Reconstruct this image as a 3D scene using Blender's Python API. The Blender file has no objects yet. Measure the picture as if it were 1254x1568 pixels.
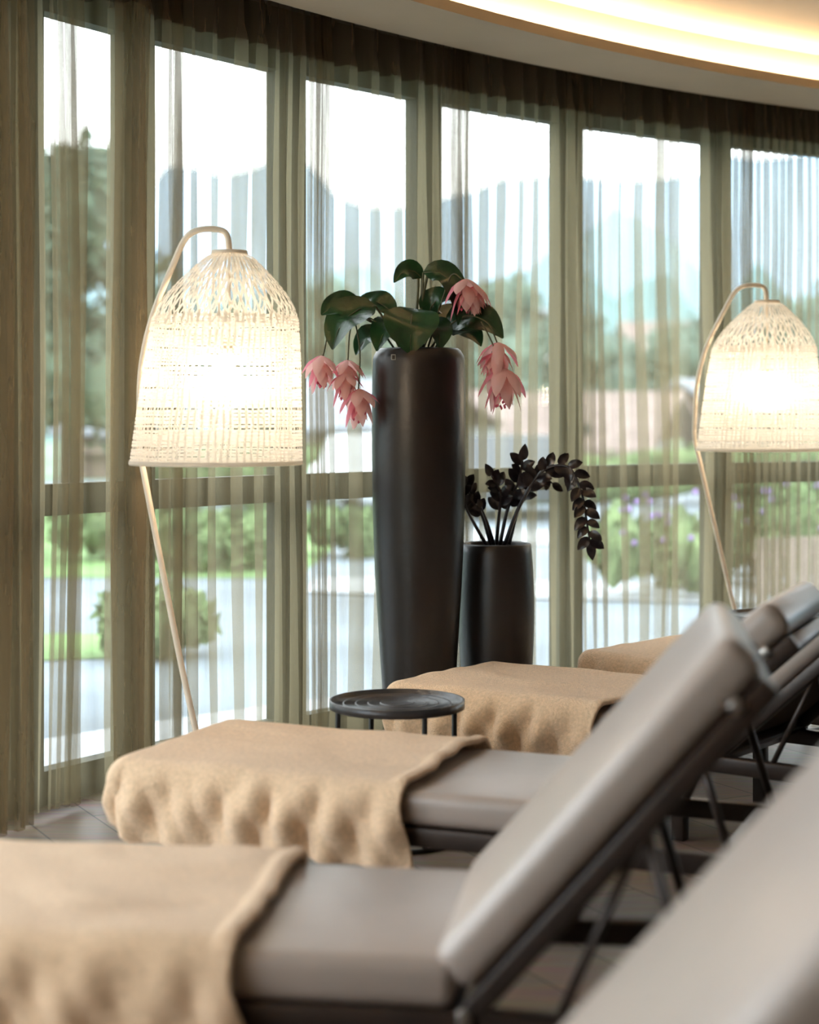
import bpy, bmesh, math, random
from mathutils import Vector, Matrix, noise
R=random.Random(7)
scene=bpy.context.scene
pi=math.pi
# ---------------------------------------------------------------- helpers
def mat(name,color,rough=.6,metal=0,spec=.5,noise_s=0,noise_amt=.15,bump=0,bump_s=50,sheen=0,coat=0,c2=None):
    m=bpy.data.materials.new(name); m.use_nodes=True
    nt=m.node_tree; b=nt.nodes['Principled BSDF']
    b.inputs['Base Color'].default_value=(*color,1); b.inputs['Roughness'].default_value=rough
    b.inputs['Metallic'].default_value=metal
    b.inputs['Specular IOR Level'].default_value=spec
    if sheen: b.inputs['Sheen Weight'].default_value=sheen
    if coat: b.inputs['Coat Weight'].default_value=coat
    tc=nt.nodes.new('ShaderNodeTexCoord')
    if noise_s:
        n=nt.nodes.new('ShaderNodeTexNoise'); n.inputs['Scale'].default_value=noise_s; n.inputs['Detail'].default_value=4
        nt.links.new(tc.outputs['Object'],n.inputs['Vector'])
        r=nt.nodes.new('ShaderNodeValToRGB')
        r.color_ramp.elements[0].position=.3; r.color_ramp.elements[1].position=.7
        a=[c*(1-noise_amt) for c in color]; d=list(c2) if c2 else [min(1,c*(1+noise_amt)) for c in color]
        r.color_ramp.elements[0].color=(*a,1); r.color_ramp.elements[1].color=(*d,1)
        nt.links.new(n.outputs['Fac'],r.inputs['Fac']); nt.links.new(r.outputs['Color'],b.inputs['Base Color'])
    if bump:
        n=nt.nodes.new('ShaderNodeTexNoise'); n.inputs['Scale'].default_value=bump_s; n.inputs['Detail'].default_value=3
        nt.links.new(tc.outputs['Object'],n.inputs['Vector'])
        bp=nt.nodes.new('ShaderNodeBump'); bp.inputs['Strength'].default_value=bump; bp.inputs['Distance'].default_value=.01
        nt.links.new(n.outputs['Fac'],bp.inputs['Height']); nt.links.new(bp.outputs['Normal'],b.inputs['Normal'])
    return m
def emis(name,color,strength):
    m=bpy.data.materials.new(name); m.use_nodes=True
    b=m.node_tree.nodes['Principled BSDF']
    b.inputs['Base Color'].default_value=(*color,1)
    b.inputs['Emission Color'].default_value=(*color,1); b.inputs['Emission Strength'].default_value=strength
    return m
class MB:
    def __init__(s): s.v=[];s.f=[];s.mi=[];s.mats=[];s.sm=[]
    def add(s,vs,fs,m,M=None,smooth=True):
        o=len(s.v)
        if m not in s.mats: s.mats.append(m)
        k=s.mats.index(m)
        for v in vs:
            v=Vector(v)
            s.v.append(M@v if M else v)
        for f in fs:
            s.f.append([i+o for i in f]); s.mi.append(k); s.sm.append(smooth)
    def obj(s,name,M=None,fix=True):
        me=bpy.data.meshes.new(name)
        me.from_pydata([tuple(v) for v in s.v],[],s.f)
        for m in s.mats: me.materials.append(m)
        me.polygons.foreach_set('material_index',s.mi); me.polygons.foreach_set('use_smooth',s.sm)
        me.update()
        if fix:
            bm=bmesh.new(); bm.from_mesh(me); bmesh.ops.recalc_face_normals(bm,faces=bm.faces); bm.to_mesh(me); bm.free()
        ob=bpy.data.objects.new(name,me); scene.collection.objects.link(ob)
        if M is not None: ob.matrix_world=M
        return ob
def rbox(x0,x1,y0,y1,z0,z1,bev=.005,seg=2,sub=0):
    bm=bmesh.new(); bmesh.ops.create_cube(bm,size=1)
    for v in bm.verts: v.co=Vector(((x0+x1)/2+v.co.x*(x1-x0),(y0+y1)/2+v.co.y*(y1-y0),(z0+z1)/2+v.co.z*(z1-z0)))
    if bev>0: bmesh.ops.bevel(bm,geom=list(bm.edges),offset=bev,segments=seg,affect='EDGES',profile=.5)
    bm.verts.index_update()
    vs=[v.co.copy() for v in bm.verts]; fs=[[v.index for v in f.verts] for f in bm.faces]; bm.free()
    return vs,fs
def tube(pts,rad,n=10,caps=True):
    pts=[Vector(p) for p in pts]; vs=[];fs=[]
    rads=rad if isinstance(rad,(list,tuple)) else [rad]*len(pts)
    prev=None
    for i,p in enumerate(pts):
        t=(pts[min(i+1,len(pts)-1)]-pts[max(i-1,0)]).normalized()
        if prev is None:
            a=Vector((0,0,1)) if abs(t.z)<.9 else Vector((1,0,0)); nn=t.cross(a).normalized()
        else: nn=(prev-t*prev.dot(t)).normalized()
        prev=nn; bb=t.cross(nn)
        for k in range(n):
            an=2*pi*k/n; vs.append(p+(nn*math.cos(an)+bb*math.sin(an))*rads[i])
    for i in range(len(pts)-1):
        for k in range(n):
            fs.append([i*n+k,i*n+(k+1)%n,(i+1)*n+(k+1)%n,(i+1)*n+k])
    if caps: fs.append(list(range(n))[::-1]); fs.append([(len(pts)-1)*n+k for k in range(n)])
    return vs,fs
def smoothpts(pts,n=6):
    P=[Vector(p) for p in pts]; out=[]
    P=[P[0]*2-P[1]]+P+[P[-1]*2-P[-2]]
    for i in range(1,len(P)-2):
        for k in range(n):
            t=k/n; a,b,c,d=P[i-1],P[i],P[i+1],P[i+2]
            out.append(.5*((2*b)+(c-a)*t+(2*a-5*b+4*c-d)*t*t+(-a+3*b-3*c+d)*t**3))
    out.append(P[-2]); return out
def lathe(prof,n=64,cx=0,cy=0):
    vs=[];fs=[]
    for r,z in prof:
        for k in range(n):
            a=2*pi*k/n; vs.append((cx+r*math.cos(a),cy+r*math.sin(a),z))
    for i in range(len(prof)-1):
        for k in range(n): fs.append([i*n+k,i*n+(k+1)%n,(i+1)*n+(k+1)%n,(i+1)*n+k])
    return vs,fs
def leaf(base,ctrl,tip,w,nh,cup=.15,n=10,m=6,pw=.8,thin=None):
    base,ctrl,tip,nh=map(Vector,(base,ctrl,tip,nh)); vs=[];fs=[]
    for i in range(n+1):
        t=i/n; p=base*(1-t)**2+ctrl*2*t*(1-t)+tip*t*t
        d=((ctrl-base)*(1-t)+(tip-ctrl)*t).normalized()
        s=d.cross(nh).normalized(); nn=s.cross(d).normalized()
        ww=w*.5*max(.02,math.sin(pi*min(1,max(0,t))**pw))**.75
        for j in range(m+1):
            q=2*j/m-1
            vs.append(p+s*ww*q+nn*(cup*ww*(abs(q)**1.4)+.06*ww*math.sin(t*14+q*2)))
    for i in range(n):
        for j in range(m): a=i*(m+1)+j; fs.append([a,a+1,a+m+2,a+m+1])
    return vs,fs
# ---------------------------------------------------------------- materials
M_floor=bpy.data.materials.new('oak_plank_floor'); M_floor.use_nodes=True
nt=M_floor.node_tree; b=nt.nodes['Principled BSDF']; tc=nt.nodes.new('ShaderNodeTexCoord')
mp=nt.nodes.new('ShaderNodeMapping'); mp.inputs['Rotation'].default_value=(0,0,math.radians(62))
br=nt.nodes.new('ShaderNodeTexBrick'); br.inputs['Scale'].default_value=1; br.inputs['Brick Width'].default_value=1.6
br.inputs['Row Height'].default_value=.22; br.inputs['Mortar Size'].default_value=.003
br.inputs['Color1'].default_value=(.38,.30,.23,1); br.inputs['Color2'].default_value=(.25,.19,.145,1); br.inputs['Mortar'].default_value=(.07,.055,.045,1)
ns=nt.nodes.new('ShaderNodeTexNoise'); ns.inputs['Scale'].default_value=6
mp2=nt.nodes.new('ShaderNodeMapping'); mp2.inputs['Rotation'].default_value=(0,0,math.radians(62)); mp2.inputs['Scale'].default_value=(1,12,1)
mx=nt.nodes.new('ShaderNodeMix'); mx.data_type='RGBA'; mx.blend_type='MULTIPLY'; mx.inputs['Factor'].default_value=.7
L=nt.links.new
L(tc.outputs['Object'],mp.inputs['Vector']); L(mp.outputs['Vector'],br.inputs['Vector'])
L(tc.outputs['Object'],mp2.inputs['Vector']); L(mp2.outputs['Vector'],ns.inputs['Vector'])
L(br.outputs['Color'],mx.inputs[6]); L(ns.outputs['Color'],mx.inputs[7]); L(mx.outputs[2],b.inputs['Base Color'])
b.inputs['Roughness'].default_value=.45; b.inputs['Specular IOR Level'].default_value=.3
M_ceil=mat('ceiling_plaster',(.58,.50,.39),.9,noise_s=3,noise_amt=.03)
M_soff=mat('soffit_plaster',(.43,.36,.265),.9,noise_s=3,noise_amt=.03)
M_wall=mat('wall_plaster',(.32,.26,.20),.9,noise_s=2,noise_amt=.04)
M_frame=mat('window_frame_green_grey',(.040,.042,.028),.7,spec=.2,noise_s=5,noise_amt=.1)
M_slot=mat('curtain_track_dark',(.03,.025,.02),.6,noise_s=9)
M_pad=mat('taupe_leatherette',(.34,.28,.24),.34,spec=.6,noise_s=3,noise_amt=.06,bump=.25,bump_s=9)
M_lframe=mat('dark_brown_metal',(.035,.024,.019),.38,metal=.3,noise_s=20)
M_sling=mat('brown_sling_fabric',(.06,.04,.03),.8,noise_s=60,bump=.3,bump_s=300)
M_metal=mat('brushed_steel',(.40,.37,.34),.35,metal=1,noise_s=20)
M_towel=mat('tan_fleece',(.70,.49,.31),.95,spec=.1,noise_s=90,noise_amt=.13,bump=.7,bump_s=220,sheen=.25)
M_black=mat('black_metal',(.02,.02,.022),.4,metal=.4,noise_s=25)
M_tabletop=mat('black_tray_top',(.03,.03,.033),.3,metal=.2,noise_s=25,bump=.2,bump_s=40)
M_pot=mat('anthracite_ceramic',(.017,.013,.012),.36,spec=.45,noise_s=4,noise_amt=.15,bump=.12,bump_s=30)
M_soil=mat('potting_soil',(.03,.02,.015),1,noise_s=60,noise_amt=.5)
M_leaf=mat('medinilla_leaf',(.009,.042,.012),.28,spec=.45,noise_s=14,noise_amt=.3,coat=.15,bump=.3,bump_s=30)
M_stem=mat('plant_stem',(.07,.07,.03),.6,noise_s=30)
M_dpink=mat('flower_cluster',(.60,.10,.18),.5,noise_s=60)
M_dark=mat('raven_zz_leaf',(.010,.006,.009),.28,noise_s=20,noise_amt=.3,coat=.1)
M_wood=mat('pale_ash_wood',(.90,.77,.61),.5,noise_s=20,noise_amt=.06)
M_label=mat('label_white',(.5,.5,.48),.6,noise_s=20,noise_amt=.02)
M_bulb=emis('bulb_glow',(1,.79,.56),215)
M_led=emis('cove_led',(1,.71,.42),210)
def sheermat(name,col,tcol,fac,tr=.5,var=.08,refr=0):
    m=bpy.data.materials.new(name); m.use_nodes=True; nt=m.node_tree; nt.nodes.clear(); L=nt.links.new
    o=nt.nodes.new('ShaderNodeOutputMaterial'); d=nt.nodes.new('ShaderNodeBsdfDiffuse'); t=nt.nodes.new('ShaderNodeBsdfTranslucent')
    tp=nt.nodes.new('ShaderNodeBsdfTransparent'); a=nt.nodes.new('ShaderNodeMixShader'); c=nt.nodes.new('ShaderNodeMixShader')
    d.inputs['Color'].default_value=(*col,1); t.inputs['Color'].default_value=(*col,1); tp.inputs['Color'].default_value=(*tcol,1)
    a.inputs[0].default_value=tr
    L(d.outputs[0],a.inputs[1]); L(t.outputs[0],a.inputs[2]); L(tp.outputs[0],c.inputs[1])
    if refr:
        rf=nt.nodes.new('ShaderNodeBsdfRefraction'); rf.inputs['Roughness'].default_value=.62; rf.inputs['IOR'].default_value=1.45
        rf.inputs['Color'].default_value=(*col,1); e=nt.nodes.new('ShaderNodeMixShader'); e.inputs[0].default_value=refr
        L(a.outputs[0],e.inputs[1]); L(rf.outputs[0],e.inputs[2]); L(e.outputs[0],c.inputs[2])
    else: L(a.outputs[0],c.inputs[2])
    tc=nt.nodes.new('ShaderNodeTexCoord'); mp=nt.nodes.new('ShaderNodeMapping'); mp.inputs['Scale'].default_value=(9,9,.7)
    n=nt.nodes.new('ShaderNodeTexNoise'); n.inputs['Scale'].default_value=3; n.inputs['Detail'].default_value=3
    r=nt.nodes.new('ShaderNodeMapRange'); r.inputs[1].default_value=.3; r.inputs[2].default_value=.7
    r.inputs[3].default_value=fac-var; r.inputs[4].default_value=min(1,fac+var)
    L(tc.outputs['Object'],mp.inputs[0]); L(mp.outputs[0],n.inputs['Vector']); L(n.outputs['Fac'],r.inputs[0]); L(r.outputs[0],c.inputs[0])
    L(c.outputs[0],o.inputs[0]); return m
M_sheer=sheermat('olive_sheer',(.37,.325,.21),(1,.99,.97),.43,.45,.08)
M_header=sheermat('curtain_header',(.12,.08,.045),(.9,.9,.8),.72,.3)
M_drape=sheermat('heavy_side_drape',(.25,.195,.12),(.9,.85,.75),.58,.3,.08)
M_shade=sheermat('woven_paper_cord',(.90,.86,.79),(1,1,1),.97,.55,.02,refr=.28)
M_pink=sheermat('pink_bract_pale',(.95,.62,.58),(1,1,1),.97,.40,.02)
M_pink2=sheermat('pink_bract_deep',(.88,.34,.42),(1,1,1),.97,.40,.02)
M_glass=bpy.data.materials.new('window_glass'); M_glass.use_nodes=True
nt=M_glass.node_tree; nt.nodes.clear(); o=nt.nodes.new('ShaderNodeOutputMaterial'); a=nt.nodes.new('ShaderNodeMixShader')
tp=nt.nodes.new('ShaderNodeBsdfTransparent'); g=nt.nodes.new('ShaderNodeBsdfGlossy'); g.inputs['Roughness'].default_value=.02
tp.inputs['Color'].default_value=(.95,.97,.96,1); a.inputs[0].default_value=.05
nt.links.new(tp.outputs[0],a.inputs[1]); nt.links.new(g.outputs[0],a.inputs[2]); nt.links.new(a.outputs[0],o.inputs[0])
# ---------------------------------------------------------------- room
C=Vector((6.88,.69,0))
def cp(r,deg,z): a=math.radians(deg); return Vector((C.x+r*math.cos(a),C.y+r*math.sin(a),z))
ZS=2.95; ZC=3.16; WEND=187
m=MB(); m.add([cp(9.95,k*3,0) for k in range(120)]+[cp(9.95,k*3,-.15) for k in range(120)],
  [list(range(120))]+[[k,(k+1)%120,120+(k+1)%120,120+k] for k in range(120)],M_floor,smooth=False); m.obj('floor')
m=MB(); N=240
def ring(mb,mt,loops,a0=0,a1=360,n=N,closed=True):
    vs=[];fs=[]; k=len(loops)
    for i in range(n+1):
        a=a0+(a1-a0)*i/n
        for r,z in loops: vs.append(cp(r,a,z))
    for i in range(n):
        for j in range(k if closed else k-1):
            q=(j+1)%k; fs.append([i*k+j,i*k+q,(i+1)*k+q,(i+1)*k+j])
    mb.add(vs,fs,mt,smooth=False)
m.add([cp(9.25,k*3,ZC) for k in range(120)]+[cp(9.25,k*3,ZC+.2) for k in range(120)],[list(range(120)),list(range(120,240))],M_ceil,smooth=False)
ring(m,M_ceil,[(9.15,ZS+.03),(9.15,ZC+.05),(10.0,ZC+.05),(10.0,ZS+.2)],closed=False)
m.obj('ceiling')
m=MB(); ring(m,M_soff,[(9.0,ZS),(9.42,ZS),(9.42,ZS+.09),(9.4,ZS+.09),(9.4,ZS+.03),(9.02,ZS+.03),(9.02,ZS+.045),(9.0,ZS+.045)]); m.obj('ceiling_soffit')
m=MB(); ring(m,M_slot,[(9.42,ZS+.06),(9.64,ZS+.06),(9.64,ZS+.1),(9.42,ZS+.1)]); m.obj('trim_1')
m=MB(); ring(m,M_led,[(9.085,ZS+.035),(9.11,ZS+.035),(9.11,ZS+.045),(9.085,ZS+.045)],80,225); m.obj('cove_led_strip')
m=MB(); ring(m,M_wall,[(9.72,0),(9.72,ZC+.1),(9.95,ZC+.1),(9.95,0)],WEND,440,140); m.obj('wall_back')  # unseen wall; its start angle is set to darken the towel sides
# mullions: bearings measured from the camera station to the curved facade
def bearing(x,r=9.72):
    u=(x-627)/2600; a=1+u*u; bb=-2*(u*C.x+C.y); c=C.x**2+C.y**2-r*r
    d=(-bb+math.sqrt(bb*bb-4*a*c))/(2*a); return math.degrees(math.atan2(d-C.y,u*d-C.x))
ang=[bearing(x) for x in (1095,866,648,438,203,30)]
MU=sorted([ang[0]-5.3*i for i in range(1,8)]+ang+[ang[-1]+4.9*i for i in range(1,15)])
MU=[a for a in MU if 80<=a<=WEND+.5]; MU[-1]=WEND
wi=0
def colbox(mb,p,q,z0,z1,th,off,mt):
    d=(q-p); d.z=0; n=Vector((-d.y,d.x,0)).normalized()*th/2
    vs=[]
    for z in (z0,z1):
        for s in (p-n,q-n,q+n,p+n): vs.append((s.x,s.y,z))
    mb.add(vs,[[0,1,2,3],[4,5,6,7],[0,1,5,4],[1,2,6,5],[2,3,7,6],[3,0,4,7]],mt,smooth=False)
for i in range(len(MU)-1):
    a0,a1=MU[i],MU[i+1]; p=cp(9.72,a0,0); q=cp(9.72,a1,0); d=(q-p).normalized()
    mb=MB(); wi+=1
    colbox(mb,p-d*.04,p+d*.04,.0,ZC,.10,0,M_frame)
    p2=p+d*.041; q2=q-d*.041
    for (z0,z1) in ((0.0,.12),(1.01,1.12),(2.77,ZC)): colbox(mb,p2,q2,z0,z1,.07,0,M_frame)
    for (z0,z1) in ((.12,1.01),(1.12,2.77)):
        colbox(mb,p2,p2+d*.04,z0,z1,.07,0,M_frame); colbox(mb,q2-d*.04,q2,z0,z1,.07,0,M_frame)
        e0=p2+d*.04;e1=q2-d*.04
        mb.add([(e0.x,e0.y,z0),(e1.x,e1.y,z0),(e1.x,e1.y,z1),(e0.x,e0.y,z1)],[[0,1,2,3]],M_glass,smooth=False)
    mb.obj('window_%d'%wi)
# ---------------------------------------------------------------- sheer curtain
RC=9.53
def build_curtain(a0,a1,name,seed,mt=None,rc=RC,pk=1):
    m=MB(); s0=math.radians(a0)*RC; s1=math.radians(a1)*RC
    rows=[(.03,1),(.3,1),(.7,1),(1.1,1),(1.5,1),(1.9,1),(2.3,1),(2.80,.9),(2.86,.6),(2.99,.45)]
    cols=[]; s=s0; ph=0
    while s<s1:
        a=math.degrees(s/RC); dd=min(abs(a-x-.12*math.sin(x*7)) for x in MU)
        w=math.exp(-(dd/.75)**2)
        nz=noise.noise(Vector((s*1.9,seed,0)))+.6*noise.noise(Vector((s*6.1,seed,3)))
        per=(.115*(1-w)+.055*w)*math.exp(1.25*nz)*pk
        per=min(.26,max(.035,per))
        ds=per/14; cols.append((s,ph,per,w)); s+=ds; ph+=2*pi/14
    for (z,k) in rows:
        for (s,ph,per,w) in cols:
            wob=.030*noise.noise(Vector((s*2.4,z*.7,seed)))
            kk=max(.25,1+.9*noise.noise(Vector((s*4.3,z*.5,seed+4))))
            A=(.012+.20*per)*k*kk
            aa=per*(.13+.06*w)*k*kk
            ss=s-aa*math.sin(2*ph)+wob; rr=rc+min(.05,A)*math.sin(ph+.4*math.sin(z*2+s*3))
            a=ss/RC; m.v.append(Vector((C.x+rr*math.cos(a),C.y+rr*math.sin(a),z)))
    n=len(cols); m.mats=[mt or M_sheer,M_header]
    for r in range(len(rows)-1):
        for c in range(n-1):
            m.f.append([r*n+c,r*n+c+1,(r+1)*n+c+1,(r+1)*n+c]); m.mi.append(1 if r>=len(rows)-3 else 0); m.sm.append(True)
    return m.obj(name)
edges=[100.5,bearing(1105),bearing(975),bearing(660),bearing(440),bearing(215),bearing(45)]
edges=sorted(edges)+[154]
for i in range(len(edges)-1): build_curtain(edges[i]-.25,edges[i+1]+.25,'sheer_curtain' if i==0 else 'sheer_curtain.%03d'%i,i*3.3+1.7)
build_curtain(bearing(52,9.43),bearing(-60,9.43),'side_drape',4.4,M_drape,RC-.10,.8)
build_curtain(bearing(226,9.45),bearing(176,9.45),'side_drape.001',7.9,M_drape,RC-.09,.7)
# ---------------------------------------------------------------- loungers
W=.64; SL=1.24; BL=.82
def lounger(foot,deg,phi,idx):
    M=Matrix.Translation((foot[0],foot[1],0))@Matrix.Rotation(-math.radians(deg),4,'Z')
    m=MB()
    v,f=rbox(0,SL,0,W,.29,.38,.028,4)
    m.add(v,f,M_pad)
    ph=math.radians(phi)
    B=Matrix.Translation((SL+.01,0,.30))@Matrix.Rotation(-ph,4,'Y')
    v,f=rbox(.02,BL,0,W,.0,.095,.035,5); m.add(v,f,M_pad,B)
    for y0,y1 in ((.005,.045),(W-.045,W-.005)):
        v,f=rbox(.03,1.70,y0,y1,.235,.287,.006); m.add(v,f,M_lframe)
        v,f=rbox(-.02,BL-.02,y0,y1,-.045,-.003,.006); m.add(v,f,M_lframe,B)
        for x in (.15,1.12):
            v,f=rbox(x,x+.045,y0,y1,0.0,.24,.005); m.add(v,f,M_lframe)
        yc=(y0+y1)/2
        top=B@Vector((.46,yc,-.03)); 
        v,f=tube([top,(top.x+.10,yc,.26)],.011,8); m.add(v,f,M_lframe)
        v,f=tube([top+Vector((-.0,0,0)),(top.x-.16,yc,.26)],.009,8); m.add(v,f,M_lframe)
    for x in (.03,.6,1.2,1.66):
        v,f=rbox(x,x+.04,.04,W-.04,.24,.28,.004); m.add(v,f,M_lframe)
    for x in (.01,.42,BL-.06):
        v,f=rbox(x,x+.035,.04,W-.04,-.042,-.008,.004); m.add(v,f,M_lframe,B)
    v,f=rbox(.03,SL-.02,.04,W-.04,.283,.289,.001); m.add(v,f,M_sling)
    v,f=rbox(.04,BL-.05,.04,W-.04,-.008,-.002,.001); m.add(v,f,M_sling,B)
    top=B@Vector((.46,.03,-.03)); v,f=tube([(top.x+.10,.03,.26),(top.x+.10,W-.03,.26)],.011,8); m.add(v,f,M_lframe)
    for y in (-.006,W-.006):
        v,f=rbox(SL+.005,SL+.03,y,y+.012,.262,.295,.004); m.add(v,f,M_metal)
        v,f=rbox(BL-.10,BL-.075,y,y+.012,-.012,.012,.003); m.add(v,f,M_metal,B)
    m.obj('sun_lounger' if idx==0 else 'sun_lounger.%03d'%idx,M)
    return M
def towel(M,idx,u1=.86,hang=.20,seed=1.0,footh=.17,skew=0,fa=1.0):
    NU,NV=150,130; r=.04; z0=.388; e=.022
    vs=[];fs=[]
    def bend(t):
        if t<=0: return t,0
        if t<pi*r/2: return r*math.sin(t/r),r*(1-math.cos(t/r))
        return r,r+t-pi*r/2
    for i in range(NU+1):
        for j in range(NV+1):
            u=-footh+(u1+footh)*i/NU; v=-hang+(W+2*hang)*j/NV
            uu=u+skew*(v/W-.5)*(i/NU)
            a=max(0,e-uu); 
            if v<e: b=e-v; sb=-1
            elif v>W-e: b=v-(W-e); sb=1
            else: b=0; sb=0
            rho=math.hypot(a,b)
            bx=max(uu,e); by=min(max(v,e),W-e)
            if rho>0:
                if a>0 and b>0:
                    k=1/(1+.5*min(a,b)/.2); rho*=k
                da,db=(-a/math.hypot(a,b),sb*b/math.hypot(a,b))
                out,drop=bend(rho)
                th=math.atan2(b,a) 
                q=(bx*1.0+ th*.13) if b>0 else by*1.0+3
                # folds strongest mid-drop, relaxing toward the hem
                x_=min(1,drop/.10); ramp=x_*(1-.45*max(0,(drop-.10)/.12))
                fo=.021*fa*(1+math.sin(q*2*pi/.15+drop*24+2.4*noise.noise(Vector((q*3,seed,0)))))+.006*fa*(1+math.sin(q*2*pi/.075+seed*3-drop*14))
                fo*=.45+1.0*abs(noise.noise(Vector((q*2.3,seed*2,1))))
                out+=max(0,ramp)*fo+.004
                p=Vector((bx+da*out,by+db*out,z0-drop))
                p.x+=min(1,drop/.16)*drop*.18*(1 if b>0 else 0)
                p.z+=.005*min(1,drop/.16)*math.sin(q*7+seed)
            else: p=Vector((bx,by,z0))
            wv=noise.noise(Vector((p.x*5,p.y*5,seed)))
            tz=.008*wv+.014*max(0,noise.noise(Vector((p.x*2+p.y*7,p.y*3-p.x*4,seed+3))))
            inner=max(0,1-rho/.05)
            p.z+=tz*inner+.006*inner
            ed=max(0,1-abs(u1-u-.018)/.025)
            p.z+=.010*ed*inner
            p.x+=(.022*noise.noise(Vector((v*3,seed,5)))+.008*noise.noise(Vector((v*9,seed,7))))*(i/NU)
            vs.append(p)
    for i in range(NU):
        for j in range(NV): a=i*(NV+1)+j; fs.append([a,a+1,a+NV+2,a+NV+1])
    m=MB(); m.add(vs,fs,M_towel); ob=m.obj('folded_towel' if idx==0 else 'folded_towel.%03d'%idx,M)
    bm=bmesh.new(); bm.from_mesh(ob.data)
    up=sum(f.normal.z for f in bm.faces)
    if up<0: bmesh.ops.reverse_faces(bm,faces=bm.faces)
    bm.to_mesh(ob.data); bm.free()
    md=ob.modifiers.new('thick','SOLIDIFY'); md.thickness=.015; md.offset=1
    md=ob.modifiers.new('sub','SUBSURF'); md.levels=1; md.render_levels=1
def footof(hc,deg):   # from hinge centre to near-foot corner
    a=math.radians(deg); return (hc[0]-SL*math.cos(a)-W/2*math.sin(a), hc[1]+SL*math.sin(a)-W/2*math.cos(a))
L1=lounger(footof((.125,3.35),8),8,48.5,1); towel(L1,1,.84,.26,seed=2.1,fa=.6)
L0=lounger(footof((.13,2.12),6),6,48,0); towel(L0,0,.8,.2,seed=5.1)
L2=lounger((-.81,4.74),22,42,2); towel(L2,2,.86,.20,seed=3.7,fa=1.25)
L3=lounger((-.06,6.11),37,42,3); towel(L3,3,.86,.20,seed=8.2,fa=1.1)
L4=lounger((.72,6.95),46,42,4); towel(L4,4,.86,.20,seed=6.4)
# ---------------------------------------------------------------- side tables
def table(x,y,h,idx):
    m=MB(); r=.218
    m.add(*lathe([(0.001,h-.008),(r-.008,h-.008),(r-.006,h+.004),(r,h+.004),(r,h-.022),(r-.004,h-.024),(.001,h-.018)],96),M_tabletop)
    for rr in (.05,.09,.13,.17):
        m.add(*lathe([(rr,h-.0079),(rr+.003,h-.0055),(rr+.006,h-.0079)],64),M_tabletop)
    for k in range(4):
        a=math.radians(25+90*k); p=(r-.012)
        m.add(*rbox(-.007,.007,-.007,.007,.01,h-.02,.002),M_black,Matrix.Translation((p*math.cos(a),p*math.sin(a),0))@Matrix.Rotation(a,4,'Z'))
    m.add(*lathe([(r-.02,0),(r,0),(r,.012),(r-.02,.012),(r-.02,0)],96),M_black)
    m.obj('side_table' if idx==0 else 'side_table.%03d'%idx,Matrix.Translation((x,y,0)))
table(-.04,5.47,.442,0); table(1.62,7.5,.485,1)
# ---------------------------------------------------------------- planters
def interp(prof,z):
    for (z0,r0),(z1,r1) in zip(prof,prof[1:]):
        if min(z0,z1)<=z<=max(z0,z1): 
            t=(z-z0)/(z1-z0); return r0+(r1-r0)*t
    return prof[-1][1]
def smoothprof(p,n=6): return [(v.x,v.y) for v in smoothpts([(a,b,0) for a,b in p],n)]
m=MB(); body=smoothprof([(.128,0.012),(.135,.1),(.158,.45),(.178,.8),(.187,1.15),(.187,1.45),(.184,1.585)],6)
m.add(*lathe([(0.001,0),(.12,0),(.128,.012)]+body+[(.181,1.60),(.168,1.622),(.158,1.63),(.148,1.628),(.146,1.60),(.146,1.57)],96),M_pot)
m.add(*lathe([(.001,1.585),(.147,1.575)],48),M_soil)
m.add(*rbox(-.009,.009,-.0045,.0005,-.011,.011,.0005),M_label,Matrix.Translation((-.1,-.1555,1.59)))
m.add(*rbox(-.006,.006,-.005,.0,-.008,.008,.0005),M_pot,Matrix.Translation((-.1,-.1558,1.59)))
TP=Vector((.037,6.8,0)); m.obj('tall_planter',Matrix.Translation(TP))
m=MB(); body=smoothprof([(.112,.012),(.13,.1),(.150,.35),(.157,.55),(.152,.72),(.146,.80)],6)
m.add(*lathe([(0.001,0),(.105,0)]+body+[(.143,.832),(.136,.838),(.13,.832),(.13,.79)],80),M_pot)
m.add(*lathe([(.001,.81),(.131,.80)],48),M_soil)
SP=Vector((.358,7.0,0)); m.obj('small_planter',Matrix.Translation(SP))
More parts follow.
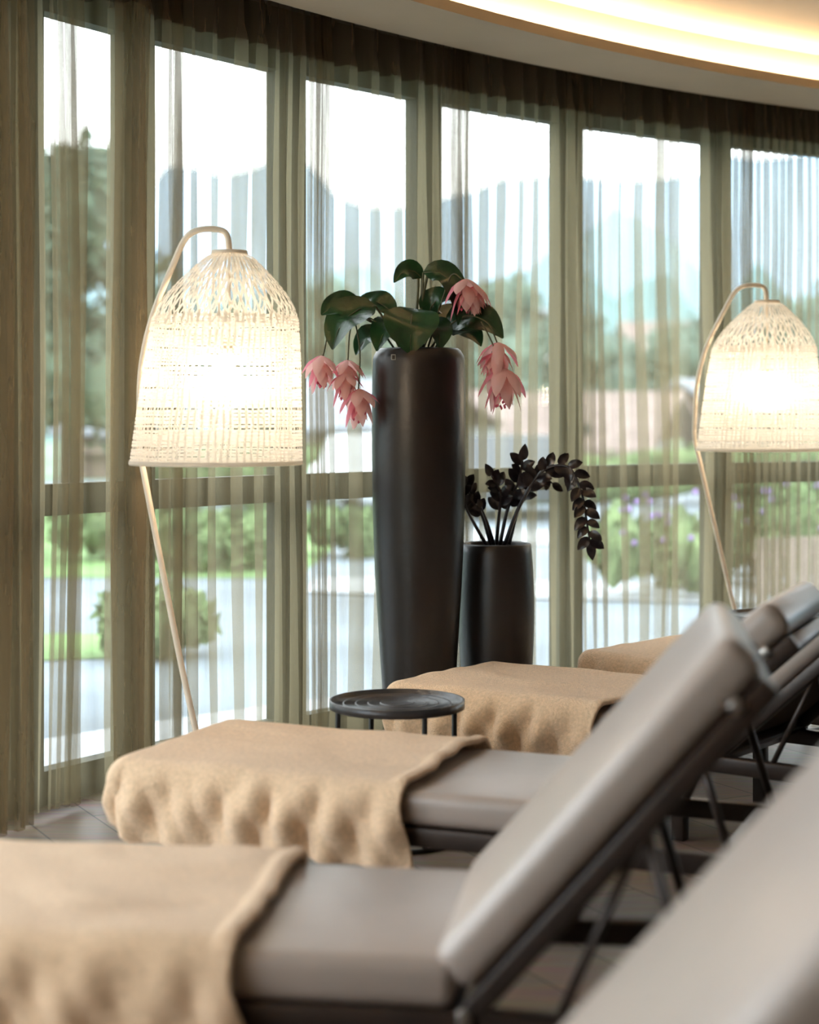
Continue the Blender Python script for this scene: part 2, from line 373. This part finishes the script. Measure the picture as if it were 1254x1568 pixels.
# medinilla
m=MB(); s=.002615
def q(x,y,dy=0): return Vector(((x-641)*s,dy,1.35+(641-y)*s))
root=Vector((0,0,1.58))
def stem(pts,r=.005,mt=M_stem): m.add(*tube(smoothpts(pts),r,7),mt)
up=Vector((0,0,1)); fr=Vector((0,-1,.25))
leaves=[ # base, ctrl, tip, width, normal
 (q(646,425,.02),q(624,398,0),q(603,434,-.03),.085,(-.1,-.9,.3)),
 (q(648,418,-.02),q(705,405,-.06),q(700,500,-.10),.12,(.45,-.8,.2)),
 (q(560,485,-.03),q(520,455,-.08),q(494,485,-.10),.13,(0,-.85,.5)),
 (q(575,470,-.05),q(520,475,-.14),q(512,538,-.16),.17,(-.4,-.8,.3)),
 (q(604,482,0),q(575,450,.04),q(545,462,.06),.12,(0,-.7,.7)),
 (q(632,474,-.05),q(628,495,-.16),q(628,545,-.17),.22,(0,-1,.2)),
 (q(620,500,.0),q(590,485,-.1),q(578,540,-.13),.15,(-.5,-.8,.3)),
 (q(682,500,-.02),q(728,465,-.07),q(768,520,-.10),.16,(.1,-.8,.6)),
 (q(670,495,.0),q(705,470,.08),q(752,485,.12),.14,(0,-.6,.7)),
 (q(652,500,-.02),q(676,488,-.1),q(672,538,-.13),.13,(.4,-.8,.3)),
 (q(655,485,0),q(662,448,-.02),q(694,460,-.06),.12,(.2,-.8,.5)),
 (q(590,510,0),q(560,505,-.05),q(546,545,-.08),.11,(-.5,-.8,.3)),
 (q(690,505,0),q(720,500,-.05),q(735,532,-.08),.11,(.5,-.8,.3)),
 (q(640,500,.03),q(610,480,.14),q(570,500,.18),.15,up),(q(650,500,.03),q(680,470,.14),q(720,505,.17),.15,up),
]
for bse,c,t,w,n in leaves:
    m.add(*leaf(bse,c,t,w,n,cup=.22,n=14,m=8),M_leaf)
    mid=[bse*(1-k)**2+c*2*k*(1-k)+t*k*k for k in (0,.25,.5,.75,.97)]
    m.add(*tube([p+Vector((0,-.001,0)) for p in mid],[.003,.0025,.002,.0015,.0008],5),M_stem)
    stem([root+Vector((bse.x*.3,bse.y*.5,0)),(root+bse)/2+Vector((bse.x*.2,0,.03)),bse],.0045)
stem([root,q(638,490,0),q(640,440,.01),q(640,425,.02)],.006); stem([root,q(645,470,-.01),q(655,420,-.02)],.006)
def flower(top,size,seed):
    rr=random.Random(seed)
    for wl,(nn,spread,ln,dz) in enumerate(((6,1.0,.9,0),(5,.7,1.15,-.35),(4,.4,.95,-.7))):
        o=top+Vector((0,0,dz*size*.55))
        for k in range(nn):
            a=2*pi*(k+.5*wl+rr.random()*.5)/nn
            d=Vector((math.cos(a),math.sin(a),0)); lz=ln*rr.uniform(.7,1.2)
            tip=o+d*size*spread*.66+Vector((0,0,-size*lz*.78)); c=o+d*size*spread*.5+Vector((0,0,-size*.12))
            m.add(*leaf(o,c,tip,size*.38,d+Vector((0,0,.3)),cup=-.25,n=8,m=4,pw=1.05),M_pink if (k+wl)%3 else M_pink2)
    for k in range(14):
        p=top+Vector((rr.uniform(-.18,.18)*size,rr.uniform(-.18,.18)*size,-size*rr.uniform(.5,1.0)))
        m.add(*tube([p,p+Vector((0,0,-.006)),p+Vector((0,0,-.012))],[.003,.0055,.002],6),M_dpink)
flower(q(712,430,-.10),.135,1); flower(q(494,546,-.12),.12,2); flower(q(533,552,-.08),.11,3); flower(q(551,596,-.11),.13,4)
flower(q(760,526,-.12),.13,5); flower(q(767,564,-.13),.155,6); flower(q(530,572,-.10),.11,7); flower(q(726,440,-.07),.10,8)
flower(q(752,542,-.08),.10,9)
stem([root,q(670,480,-.05),q(690,425,-.08),q(706,430,-.10)],.003)
stem([root,q(560,490,-.06),q(512,500,-.12),q(496,550,-.12)],.003)
stem([root,q(570,490,-.06),q(540,500,-.09),q(533,558,-.08)],.003); stem([q(545,495,-.09),q(552,540,-.10),q(550,600,-.11)],.003)
stem([root,q(700,490,-.07),q(742,495,-.12),q(760,530,-.12)],.003); stem([q(735,495,-.11),q(750,525,-.13),q(767,568,-.13)],.003)
m.obj('medinilla_plant',Matrix.Translation(TP))
# raven zz
m=MB(); s2=7.0/2600
def q2(x,y,dy=0): return Vector(((x-760)*s2,dy,1.35+(641-y)*s2))
def zz(pts,start,lsz,seed):
    P=smoothpts(pts,8); n=len(P); m.add(*tube(P,[.0075*(1-.6*i/n)+.001 for i in range(n)],8),M_dark)
    L=[0]
    for a,b in zip(P,P[1:]): L.append(L[-1]+(b-a).length)
    d=L[-1]*start; rr=random.Random(seed); k=0
    while d<=L[-1]:
        i=max(j for j in range(n) if L[j]<=d+1e-9); i=min(i,n-2)
        t=(P[i+1]-P[i]).normalized(); side=t.cross(Vector((0,-1,.2))).normalized()*(1 if k%2 else -1)
        p=P[i]; out=(side*.8+t*.65+Vector((0,rr.uniform(-.5,.3),0))).normalized()
        sz=lsz*(1-.2*(d/L[-1]))*rr.uniform(.9,1.1)
        m.add(*leaf(p,p+out*sz*.55+Vector((0,-.01,.006)),p+out*sz,sz*.60,(rr.uniform(-.3,.3),-1,.4),cup=.2,n=8,m=4),M_dark)
        d+=.0200; k+=1
    t=(P[-1]-P[-2]).normalized(); m.add(*leaf(P[-1],P[-1]+t*lsz*.4,P[-1]+t*lsz*.9,lsz*.5,(0,-1,.3)),M_dark)
zz([q2(752,835,0),q2(738,790,-.03),q2(722,765,-.06),q2(712,742,-.09)],.5,.072,1)
zz([q2(760,835,.02),q2(764,790,.0),q2(766,755,-.02),q2(752,728,-.06)],.5,.072,2)
zz([q2(766,835,.03),q2(778,780,.03),q2(795,735,.02),q2(800,705,0)],.42,.08,3)
zz([q2(772,835,0),q2(795,775,-.02),q2(828,722,-.05),q2(866,714,-.08),q2(886,750,-.10),q2(894,795,-.11),q2(899,828,-.11)],.34,.08,4)
zz([q2(745,835,-.03),q2(725,800,-.06),q2(712,775,-.1),q2(705,745,-.12)],.7,.062,5)
zz([q2(756,835,-.04),q2(745,800,-.08),q2(735,775,-.12)],.95,.05,6)
zz([q2(780,835,.05),q2(800,770,.09),q2(830,730,.12),q2(850,742,.14)],.5,.068,7)
m.obj('zz_plant',Matrix.Translation(SP))
# ---------------------------------------------------------------- floor lamps
def lamp(x,y,idx):
    m=MB()
    prof=[(1.905,.052),(1.893,.078),(1.857,.118),(1.813,.162),(1.765,.203),(1.725,.228),(1.68,.245),(1.53,.262),(1.35,.276),(1.195,.288)]
    def rad(z): return interp(prof,z)
    def off(z): return .045*max(0,(z-1.19)/.71)
    def pt(a,z,dr=0): r=rad(z)+dr; return Vector((off(z)+r*math.cos(a),r*math.sin(a),z))
    rr=random.Random(11+idx)
    def cord(fa,z0,z1,n,hw,mt,dro):
        vs=[];fs=[]
        for i in range(n+1):
            z=z0+(z1-z0)*i/n; a=fa(z); r=rad(z); dw=min(hw,r*.03)/r
            dr=dro+.0015*math.sin(i*pi*.9)
            vs.append(pt(a-dw,z,dr)); vs.append(pt(a+dw,z,dr))
        for i in range(n): fs.append([2*i,2*i+2,2*i+3,2*i+1])
        m.add(vs,fs,mt)
    ND=50; D_=2*pi/ND
    for k in range(ND):   # open crossing cords of the dome
        for sgn in (-1,1):
            p0=rr.uniform(-.25,.25); fq=rr.uniform(.9,1.15); am=rr.uniform(.55,1.1)
            cord(lambda z:k*D_+sgn*D_*.62*am*math.sin((1.905-z)/.225*pi*2.5*fq+p0),1.905,1.66,30,.0036,M_shade,sgn*.001)
    NS=76
    for k in range(NS):   # warp cords of the body
        a0=2*pi*k/NS+rr.uniform(-.02,.02); p0=rr.uniform(0,6)
        cord(lambda z:a0+.008*math.sin(z*40+p0),1.70,1.197,50,rr.uniform(.002,.0045),M_shade,0)
    z=1.690; row=0
    while z>1.197:
        h=rr.uniform(.006,.0105); gap=rr.uniform(.002,.005)
        if row%5==3: gap=.010
        n=132; vs=[];fs=[]; pz=rr.uniform(0,9)
        for k in range(n):
            a=2*pi*k/n; zz_=z+.0030*noise.noise(Vector((math.cos(a)*5,math.sin(a)*5,pz)))
            zz_=min(max(zz_,1.196+h),1.9)
            dr=.0022*math.sin(k*pi*.83+row*pi)
            vs.append(pt(a,zz_,dr)); vs.append(pt(a,zz_-h,dr))
        for k in range(n): fs.append([2*k,2*k+1,2*((k+1)%n)+1,2*((k+1)%n)])
        m.add(vs,fs,M_shade)
        z-=h+gap; row+=1
    m.add(*lathe([(.2885,1.195),(.291,1.199),(.2895,1.209),(.287,1.205),(.2885,1.195)],96),M_shade)
    m.add(*lathe([(.03,1.915),(.060,1.913),(.062,1.90),(.03,1.898),(.03,1.915)],32,.045,0),M_wood)
    pole=[(0,0,.02),(-.10,.03,.42),(-.19,.075,.83),(-.262,.115,1.17),(-.278,.128,1.25),(-.278,.125,1.36),(-.268,.11,1.53),(-.226,.085,1.70),(-.150,.04,1.87),(-.105,.015,1.955),(-.06,.0,1.982),(.0,0,1.985),(.035,0,1.968),(.045,0,1.91)]
    m.add(*tube(smoothpts(pole,5),.0105,12),M_wood)
    m.add(*tube([(.045,0,1.92),(.045,0,1.60)],.004,8),M_wood)
    m.add(*tube([(.04,0,1.62),(.03,0,1.53)],[.022,.024],16),M_wood)
    for rad_,mt in ((.058,M_bulb),):
        bm=bmesh.new(); bmesh.ops.create_uvsphere(bm,u_segments=32,v_segments=20,radius=rad_); bm.verts.index_update()
        m.add([v.co+Vector((.03,0,1.475)) for v in bm.verts],[[v.index for v in f.verts] for f in bm.faces],mt); bm.free()
    m.add(*lathe([(.001,0),(.13,0),(.13,.014),(.122,.02),(.001,.022)],48),M_wood)
    m.obj('floor_lamp' if idx==0 else 'floor_lamp.%03d'%idx,Matrix.Translation((x,y,0)),fix=False)
lamp(-.649,5.7,0); lamp(1.66,8.1,1)
# ---------------------------------------------------------------- outside
G_grass=mat('lawn_grass',(.13,.24,.075),1,noise_s=.6,noise_amt=.3)
G_field=mat('far_meadow',(.15,.23,.15),1,noise_s=.1,noise_amt=.2)
G_asph=mat('asphalt',(.14,.175,.205),.8,noise_s=.35,noise_amt=.4)
G_pave=mat('pale_paving',(.34,.37,.40),.8,noise_s=1.2,noise_amt=.12)
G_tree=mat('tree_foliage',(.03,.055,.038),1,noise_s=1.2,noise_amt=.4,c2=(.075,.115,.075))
G_treef=mat('hazy_tree_foliage',(.075,.13,.11),1,noise_s=.8,noise_amt=.35,c2=(.155,.22,.17))  # far trees: air haze painted in as a lighter, bluer green
G_tree2=mat('distant_forest',(.12,.20,.20),1,noise_s=.15,noise_amt=.3)  # distance haze mixed into the forest colour
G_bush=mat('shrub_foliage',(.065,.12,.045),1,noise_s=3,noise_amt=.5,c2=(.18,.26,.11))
G_m1=mat('hazy_hill',(.165,.255,.285),1,noise_s=.02,noise_amt=.15)  # aerial haze is put into this colour, no volume
G_m2=mat('hazy_mountain',(.26,.355,.445),1,noise_s=.006,noise_amt=.08)  # pale blue stands in for haze over the far range
G_roof=mat('brown_roof_tiles',(.20,.15,.135),.9,noise_s=2,noise_amt=.2)
G_groof=mat('grey_roof_tiles',(.20,.22,.25),.9,noise_s=2,noise_amt=.2)
G_plaster=mat('house_render',(.40,.40,.39),.9,noise_s=1,noise_amt=.06)
G_timber=mat('timber_cladding',(.15,.11,.09),.8,noise_s=4,noise_amt=.25)
G_dark=mat('dark_glazing',(.05,.06,.07),.15,noise_s=1)
G_white=mat('car_paint_silver',(.5,.53,.56),.25,noise_s=1,noise_amt=.02,coat=.5)
G_tyre=mat('tyre_rubber',(.02,.02,.02),.8,noise_s=20)
G_purple=mat('purple_blossom',(.28,.18,.42),.9,noise_s=20,noise_amt=.3)
G_fence=mat('fence_wood',(.32,.25,.21),.9,noise_s=5,noise_amt=.2)
m=MB(); n=72; m.add([(C.x+1500*math.cos(2*pi*k/n),C.y+1500*math.sin(2*pi*k/n),-.37) for k in range(n)],[list(range(n))],G_field,smooth=False); m.obj('ground_meadow')
m=MB(); m.add([(-30,-4,-.35),(-2,2,-.35),(5,9,-.35),(26,9,-.35),(34,46,-.35),(-20,46,-.35),(-30,20,-.35)],[list(range(7))],G_asph,smooth=False); m.obj('asphalt_yard')
m=MB(); m.add([(-14,18.5,-.34),(-1.2,18,-.34),(-1.0,22,-.34),(-1.4,31,-.34),(-14,32,-.34)],[list(range(5))],G_grass,smooth=False)
m.add([(-7,10.8,-.34),(-2.1,12.0,-.34),(-2.0,13.4,-.34),(-7,13.2,-.34)],[[0,1,2,3]],G_grass,smooth=False)
m.add([(5,19,-.34),(14,18,-.34),(15,26,-.34),(5,27,-.34)],[[0,1,2,3]],G_grass,smooth=False); m.obj('lawn')
m=MB(); ring(m,G_pave,[(9.97,-.3),(11.9,-.3),(11.9,-.4)],85,215,80,closed=False); m.obj('terrace_paving')
m=MB(); m.add([(-1,16.5,-.33),(3.2,15.4,-.33),(3.4,17.2,-.33),(-1,18.0,-.33)],[[0,1,2,3]],G_pave,smooth=False)
m.add([(-1,23,-.33),(4,22.5,-.33),(4,25,-.33),(-1,26,-.33)],[[0,1,2,3]],G_pave,smooth=False)
m.obj('pale_footpath')
def ridge(name,D,base,amp,fr_,mt,seed,lean):
    m=MB(); vs=[];fs=[]; n=160
    for i in range(n+1):
        a=math.radians(25+150*i/n)
        h=base+amp*noise.noise(Vector((i*fr_,seed,0)))+amp*.35*noise.noise(Vector((i*fr_*3.7,seed,2)))
        for k in range(7):
            t=k/6; d=D+lean*t
            vs.append((d*math.cos(a),d*math.sin(a),-.4+h*t**.8+amp*.05*noise.noise(Vector((i*.7,k,seed)))*(0 if k==0 else 1)))
    for i in range(n):
        for k in range(6): a=i*7+k; fs.append([a,a+1,a+8,a+7])
    m.add(vs,fs,mt); m.obj(name)
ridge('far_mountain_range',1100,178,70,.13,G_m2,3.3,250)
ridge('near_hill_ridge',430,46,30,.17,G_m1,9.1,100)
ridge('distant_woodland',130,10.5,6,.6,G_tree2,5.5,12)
def blob(m,c,r,mt,seed,sub=3):
    bm=bmesh.new(); bmesh.ops.create_icosphere(bm,subdivisions=sub,radius=1); bm.verts.index_update()
    vs=[]
    for v in bm.verts:
        k=1+.28*noise.noise(v.co*2.1+Vector((seed,0,0)))+.16*noise.noise(v.co*6+Vector((0,seed,0)))
        vs.append(Vector((c[0]+v.co.x*r[0]*k,c[1]+v.co.y*r[1]*k,c[2]+v.co.z*r[2]*k)))
    m.add(vs,[[v.index for v in f.verts] for f in bm.faces],mt,smooth=False); bm.free()
def foliage(m,c,r,mt,rr,n,sz):
    vs=[];fs=[]
    for k in range(n):
        d=Vector((rr.gauss(0,1),rr.gauss(0,1),rr.gauss(0,1))).normalized()*rr.uniform(.75,1.25)
        p=Vector((c[0]+d.x*r,c[1]+d.y*r,c[2]+d.z*r))
        u=Vector((rr.gauss(0,1),rr.gauss(0,1),rr.gauss(0,1))).normalized(); v=u.orthogonal().normalized()
        s_=sz*rr.uniform(.6,1.3); o=len(vs)
        vs+=[p-u*s_,p+v*s_*.5,p+u*s_,p-v*s_*.5]; fs.append([o,o+1,o+2,o+3])
    m.add(vs,fs,mt,smooth=False)
ti=0
def tree(x,y,h,w,mt=G_treef):
    global ti
    m=MB(); rr=random.Random(ti*5+1)
    m.add(*tube([(0,0,-.35),(0.05,0,h*.3),(0,.05,h*.7)],[w*.05,w*.04,w*.02],8),G_timber)
    for k in range(24):
        t=rr.random(); zz_=h*(.22+.66*t); ra=w*.42*(1-.55*t)*math.sqrt(rr.random())
        a=rr.uniform(0,2*pi); s_=w*.17*(1-.3*t)*rr.uniform(.8,1.25)
        c=(ra*math.cos(a),ra*math.sin(a),zz_)
        blob(m,c,(s_*.85,s_*.85,s_*.9),mt,rr.uniform(0,50),2); foliage(m,c,s_*1.15,mt,rr,90,.22)
    m.obj('deciduous_tree' if ti==0 else 'deciduous_tree.%03d'%ti,Matrix.Translation((x,y,0)),fix=False); ti+=1
for x,y,h,w in ((-6.6,33,7.0,4.6),(-11,36,6.4,6)): tree(x,y,h,w,G_tree)
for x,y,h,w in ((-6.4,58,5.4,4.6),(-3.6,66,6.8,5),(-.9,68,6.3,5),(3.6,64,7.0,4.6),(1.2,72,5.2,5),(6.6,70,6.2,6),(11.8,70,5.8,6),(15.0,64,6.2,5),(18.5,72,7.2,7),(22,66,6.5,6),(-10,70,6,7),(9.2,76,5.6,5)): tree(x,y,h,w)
def shrub(name,x,y,rx,rz,flowers=0,n=7):
    m=MB(); rr=random.Random(int(x*100+y*7)&1023)
    for k in range(n):
        c=(rr.uniform(-rx,rx),rr.uniform(-.4,.4),-.35+rz*rr.uniform(.35,.7))
        blob(m,c,(rx*.25,.35,rz*.35),G_bush,rr.uniform(0,90),2); foliage(m,c,min(rx,rz)*.4,G_bush,rr,120,.09)
    for k in range(flowers):
        p=(rr.uniform(-rx,rx),rr.uniform(-.75,-.3),-.35+rz*rr.uniform(.6,1.15)); blob(m,p,(.03,.03,.03),G_purple,k,1)
    m.obj(name,Matrix.Translation((x,y,0)),fix=False)
shrub('garden_shrub',-2.3,19,.8,.8); shrub('garden_shrub.001',-3.5,20.5,.7,.7)
shrub('garden_shrub.002',-1.9,12.3,.35,.5); shrub('garden_shrub.003',-.6,21,.5,.6)
shrub('flowering_shrub',2.3,16.2,.5,.9,20); shrub('flowering_shrub.001',3.5,17.2,.9,1.0,25); shrub('flowering_shrub.002',4.6,16.8,.9,1.1,35)
shrub('hedge',2,34,6,1.2,0,30); shrub('hedge.001',13,36,4,1.3,0,20); shrub('hedge.002',-9.5,30,3.4,1.0,0,20)
hi=0
def house(x,y,rot,w,d,hw,hr,mw=G_plaster,rf=G_roof,z0=-.35):
    global hi
    m=MB()
    m.add(*rbox(-w/2,w/2,-d/2,d/2,-.35,hw,0),mw,smooth=False)
    m.add([(-w/2,-d/2,hw),(-w/2,d/2,hw),(-w/2,0,hw+hr),(w/2,-d/2,hw),(w/2,d/2,hw),(w/2,0,hw+hr)],[[0,1,2],[3,5,4]],G_timber,smooth=False)
    o=.6; e=hr*o/(d/2)
    for sg in (-1,1):
        vs=[(-w/2-o,sg*(d/2+o),hw-e),(w/2+o,sg*(d/2+o),hw-e),(w/2+o,0,hw+hr),(-w/2-o,0,hw+hr)]
        vs+=[(a,b_,c+.15) for a,b_,c in vs]
        m.add(vs,[[0,1,2,3],[4,5,6,7],[0,1,5,4],[1,2,6,5],[2,3,7,6],[3,0,4,7]],rf,smooth=False)
    k=int(w/1.8)
    for i in range(k):
        xx=-w/2+(i+.5)*w/k
        m.add(*rbox(xx-.4,xx+.4,-d/2-.03,-d/2+.02,hw*.42,hw*.42+.9,0),G_dark,smooth=False)
    m.add(*rbox(-w/2,w/2,-d/2-.5,-d/2,hw*.3,hw*.3+.3,.01),G_timber,smooth=False)
    m.obj('alpine_house' if hi==0 else 'alpine_house.%03d'%hi,Matrix.Translation((x,y,0))@Matrix.Rotation(math.radians(rot),4,'Z')); hi+=1
house(5.0,44,-28,3.2,3.6,.8,1.1); house(8.4,48,62,4.0,3.6,1.1,1.2,G_plaster,G_groof); house(12.6,45,20,4.2,4,1.1,1.4); house(-1.4,50,4,3.6,4,1.3,1.1,G_plaster,G_groof); house(-7.2,50,-10,4,4,1.2,1.1,G_timber,G_groof); house(1.9,52,70,3,3.4,1.1,1.0,G_plaster,G_roof)
house(-5,100,20,7,6,4.5,2.4); house(9,104,70,7,6,5.2,2.6,G_plaster,G_groof); house(17,102,10,8,6,4.6,2.4); house(2.2,108,-40,6,6,5.4,2.4)
ci=0
def car(x,y,rot,paint):
    global ci
    m=MB(); prof=[(-2.1,.35),(-2.1,.75),(-1.9,.9),(-1.35,.95),(-.85,1.4),(.45,1.42),(1.1,.98),(1.9,.85),(2.1,.65),(2.1,.35)]
    n=len(prof); vs=[(a,-.82 if z>1.2 else -.88,z) for a,z in prof]+[(a,.82 if z>1.2 else .88,z) for a,z in prof]
    m.add(vs,[list(range(n)),list(range(n,2*n))]+[[i,(i+1)%n,n+(i+1)%n,n+i] for i in range(n)],paint,smooth=False)
    for sy in (-.87,.87):
        g=[(-1.15,1.0),(-.8,1.33),(.4,1.35),(.95,1.0)]
        m.add([(a,sy*(1.012),z) for a,z in g],[[0,1,2,3]],G_dark,smooth=False)
        for wx in (-1.35,1.35):
            m.add(*tube([(wx,sy-.1,.32),(wx,sy+.1,.32)],.32,20),G_tyre)
            m.add(*tube([(wx,sy-.11,.32),(wx,sy+.11,.32)],.18,16),M_metal)
    m.obj('parked_car' if ci==0 else 'parked_car.%03d'%ci,Matrix.Translation((x,y,-.35))@Matrix.Rotation(math.radians(rot),4,'Z')); ci+=1
car(-.5,31,80,G_white); car(1.9,30,80,G_dark)
m=MB()
for k in range(30):
    m.add(*rbox(2.9+k*.13,3.0+k*.13,14.2+k*.05,14.23+k*.05,-.35,.35,0),G_fence,smooth=False)
for z in (-.1,.2): m.add(*tube([(2.88,14.25,z),(6.8,15.75,z)],.03,6),G_fence)
m.obj('garden_fence')
# ---------------------------------------------------------------- world + camera
w=bpy.data.worlds.new('overcast_sky'); scene.world=w; w.use_nodes=True; nt=w.node_tree
bg=nt.nodes['Background']; tc=nt.nodes.new('ShaderNodeTexCoord'); sx=nt.nodes.new('ShaderNodeSeparateXYZ'); cr=nt.nodes.new('ShaderNodeValToRGB')
nt.links.new(tc.outputs['Generated'],sx.inputs[0]); nt.links.new(sx.outputs['Z'],cr.inputs[0]); nt.links.new(cr.outputs[0],bg.inputs[0])
cr.color_ramp.elements[0].color=(.88,.94,1,1); cr.color_ramp.elements[1].color=(.84,.92,1,1); cr.color_ramp.elements[1].position=.7
bg.inputs[1].default_value=19
cam=bpy.data.cameras.new('camera'); co=bpy.data.objects.new('camera',cam); scene.collection.objects.link(co)
co.location=(0,0,1.35); co.rotation_euler=(pi/2,0,0)
cam.sensor_fit='HORIZONTAL'; cam.sensor_width=24; cam.lens=2600/1254*24; cam.shift_y=-143/1254
cam.dof.use_dof=True; cam.dof.focus_distance=6.3; cam.dof.aperture_fstop=1.25
cam.clip_end=4000
scene.camera=co
scene.view_settings.view_transform='Standard'
scene.view_settings.exposure=-1.1
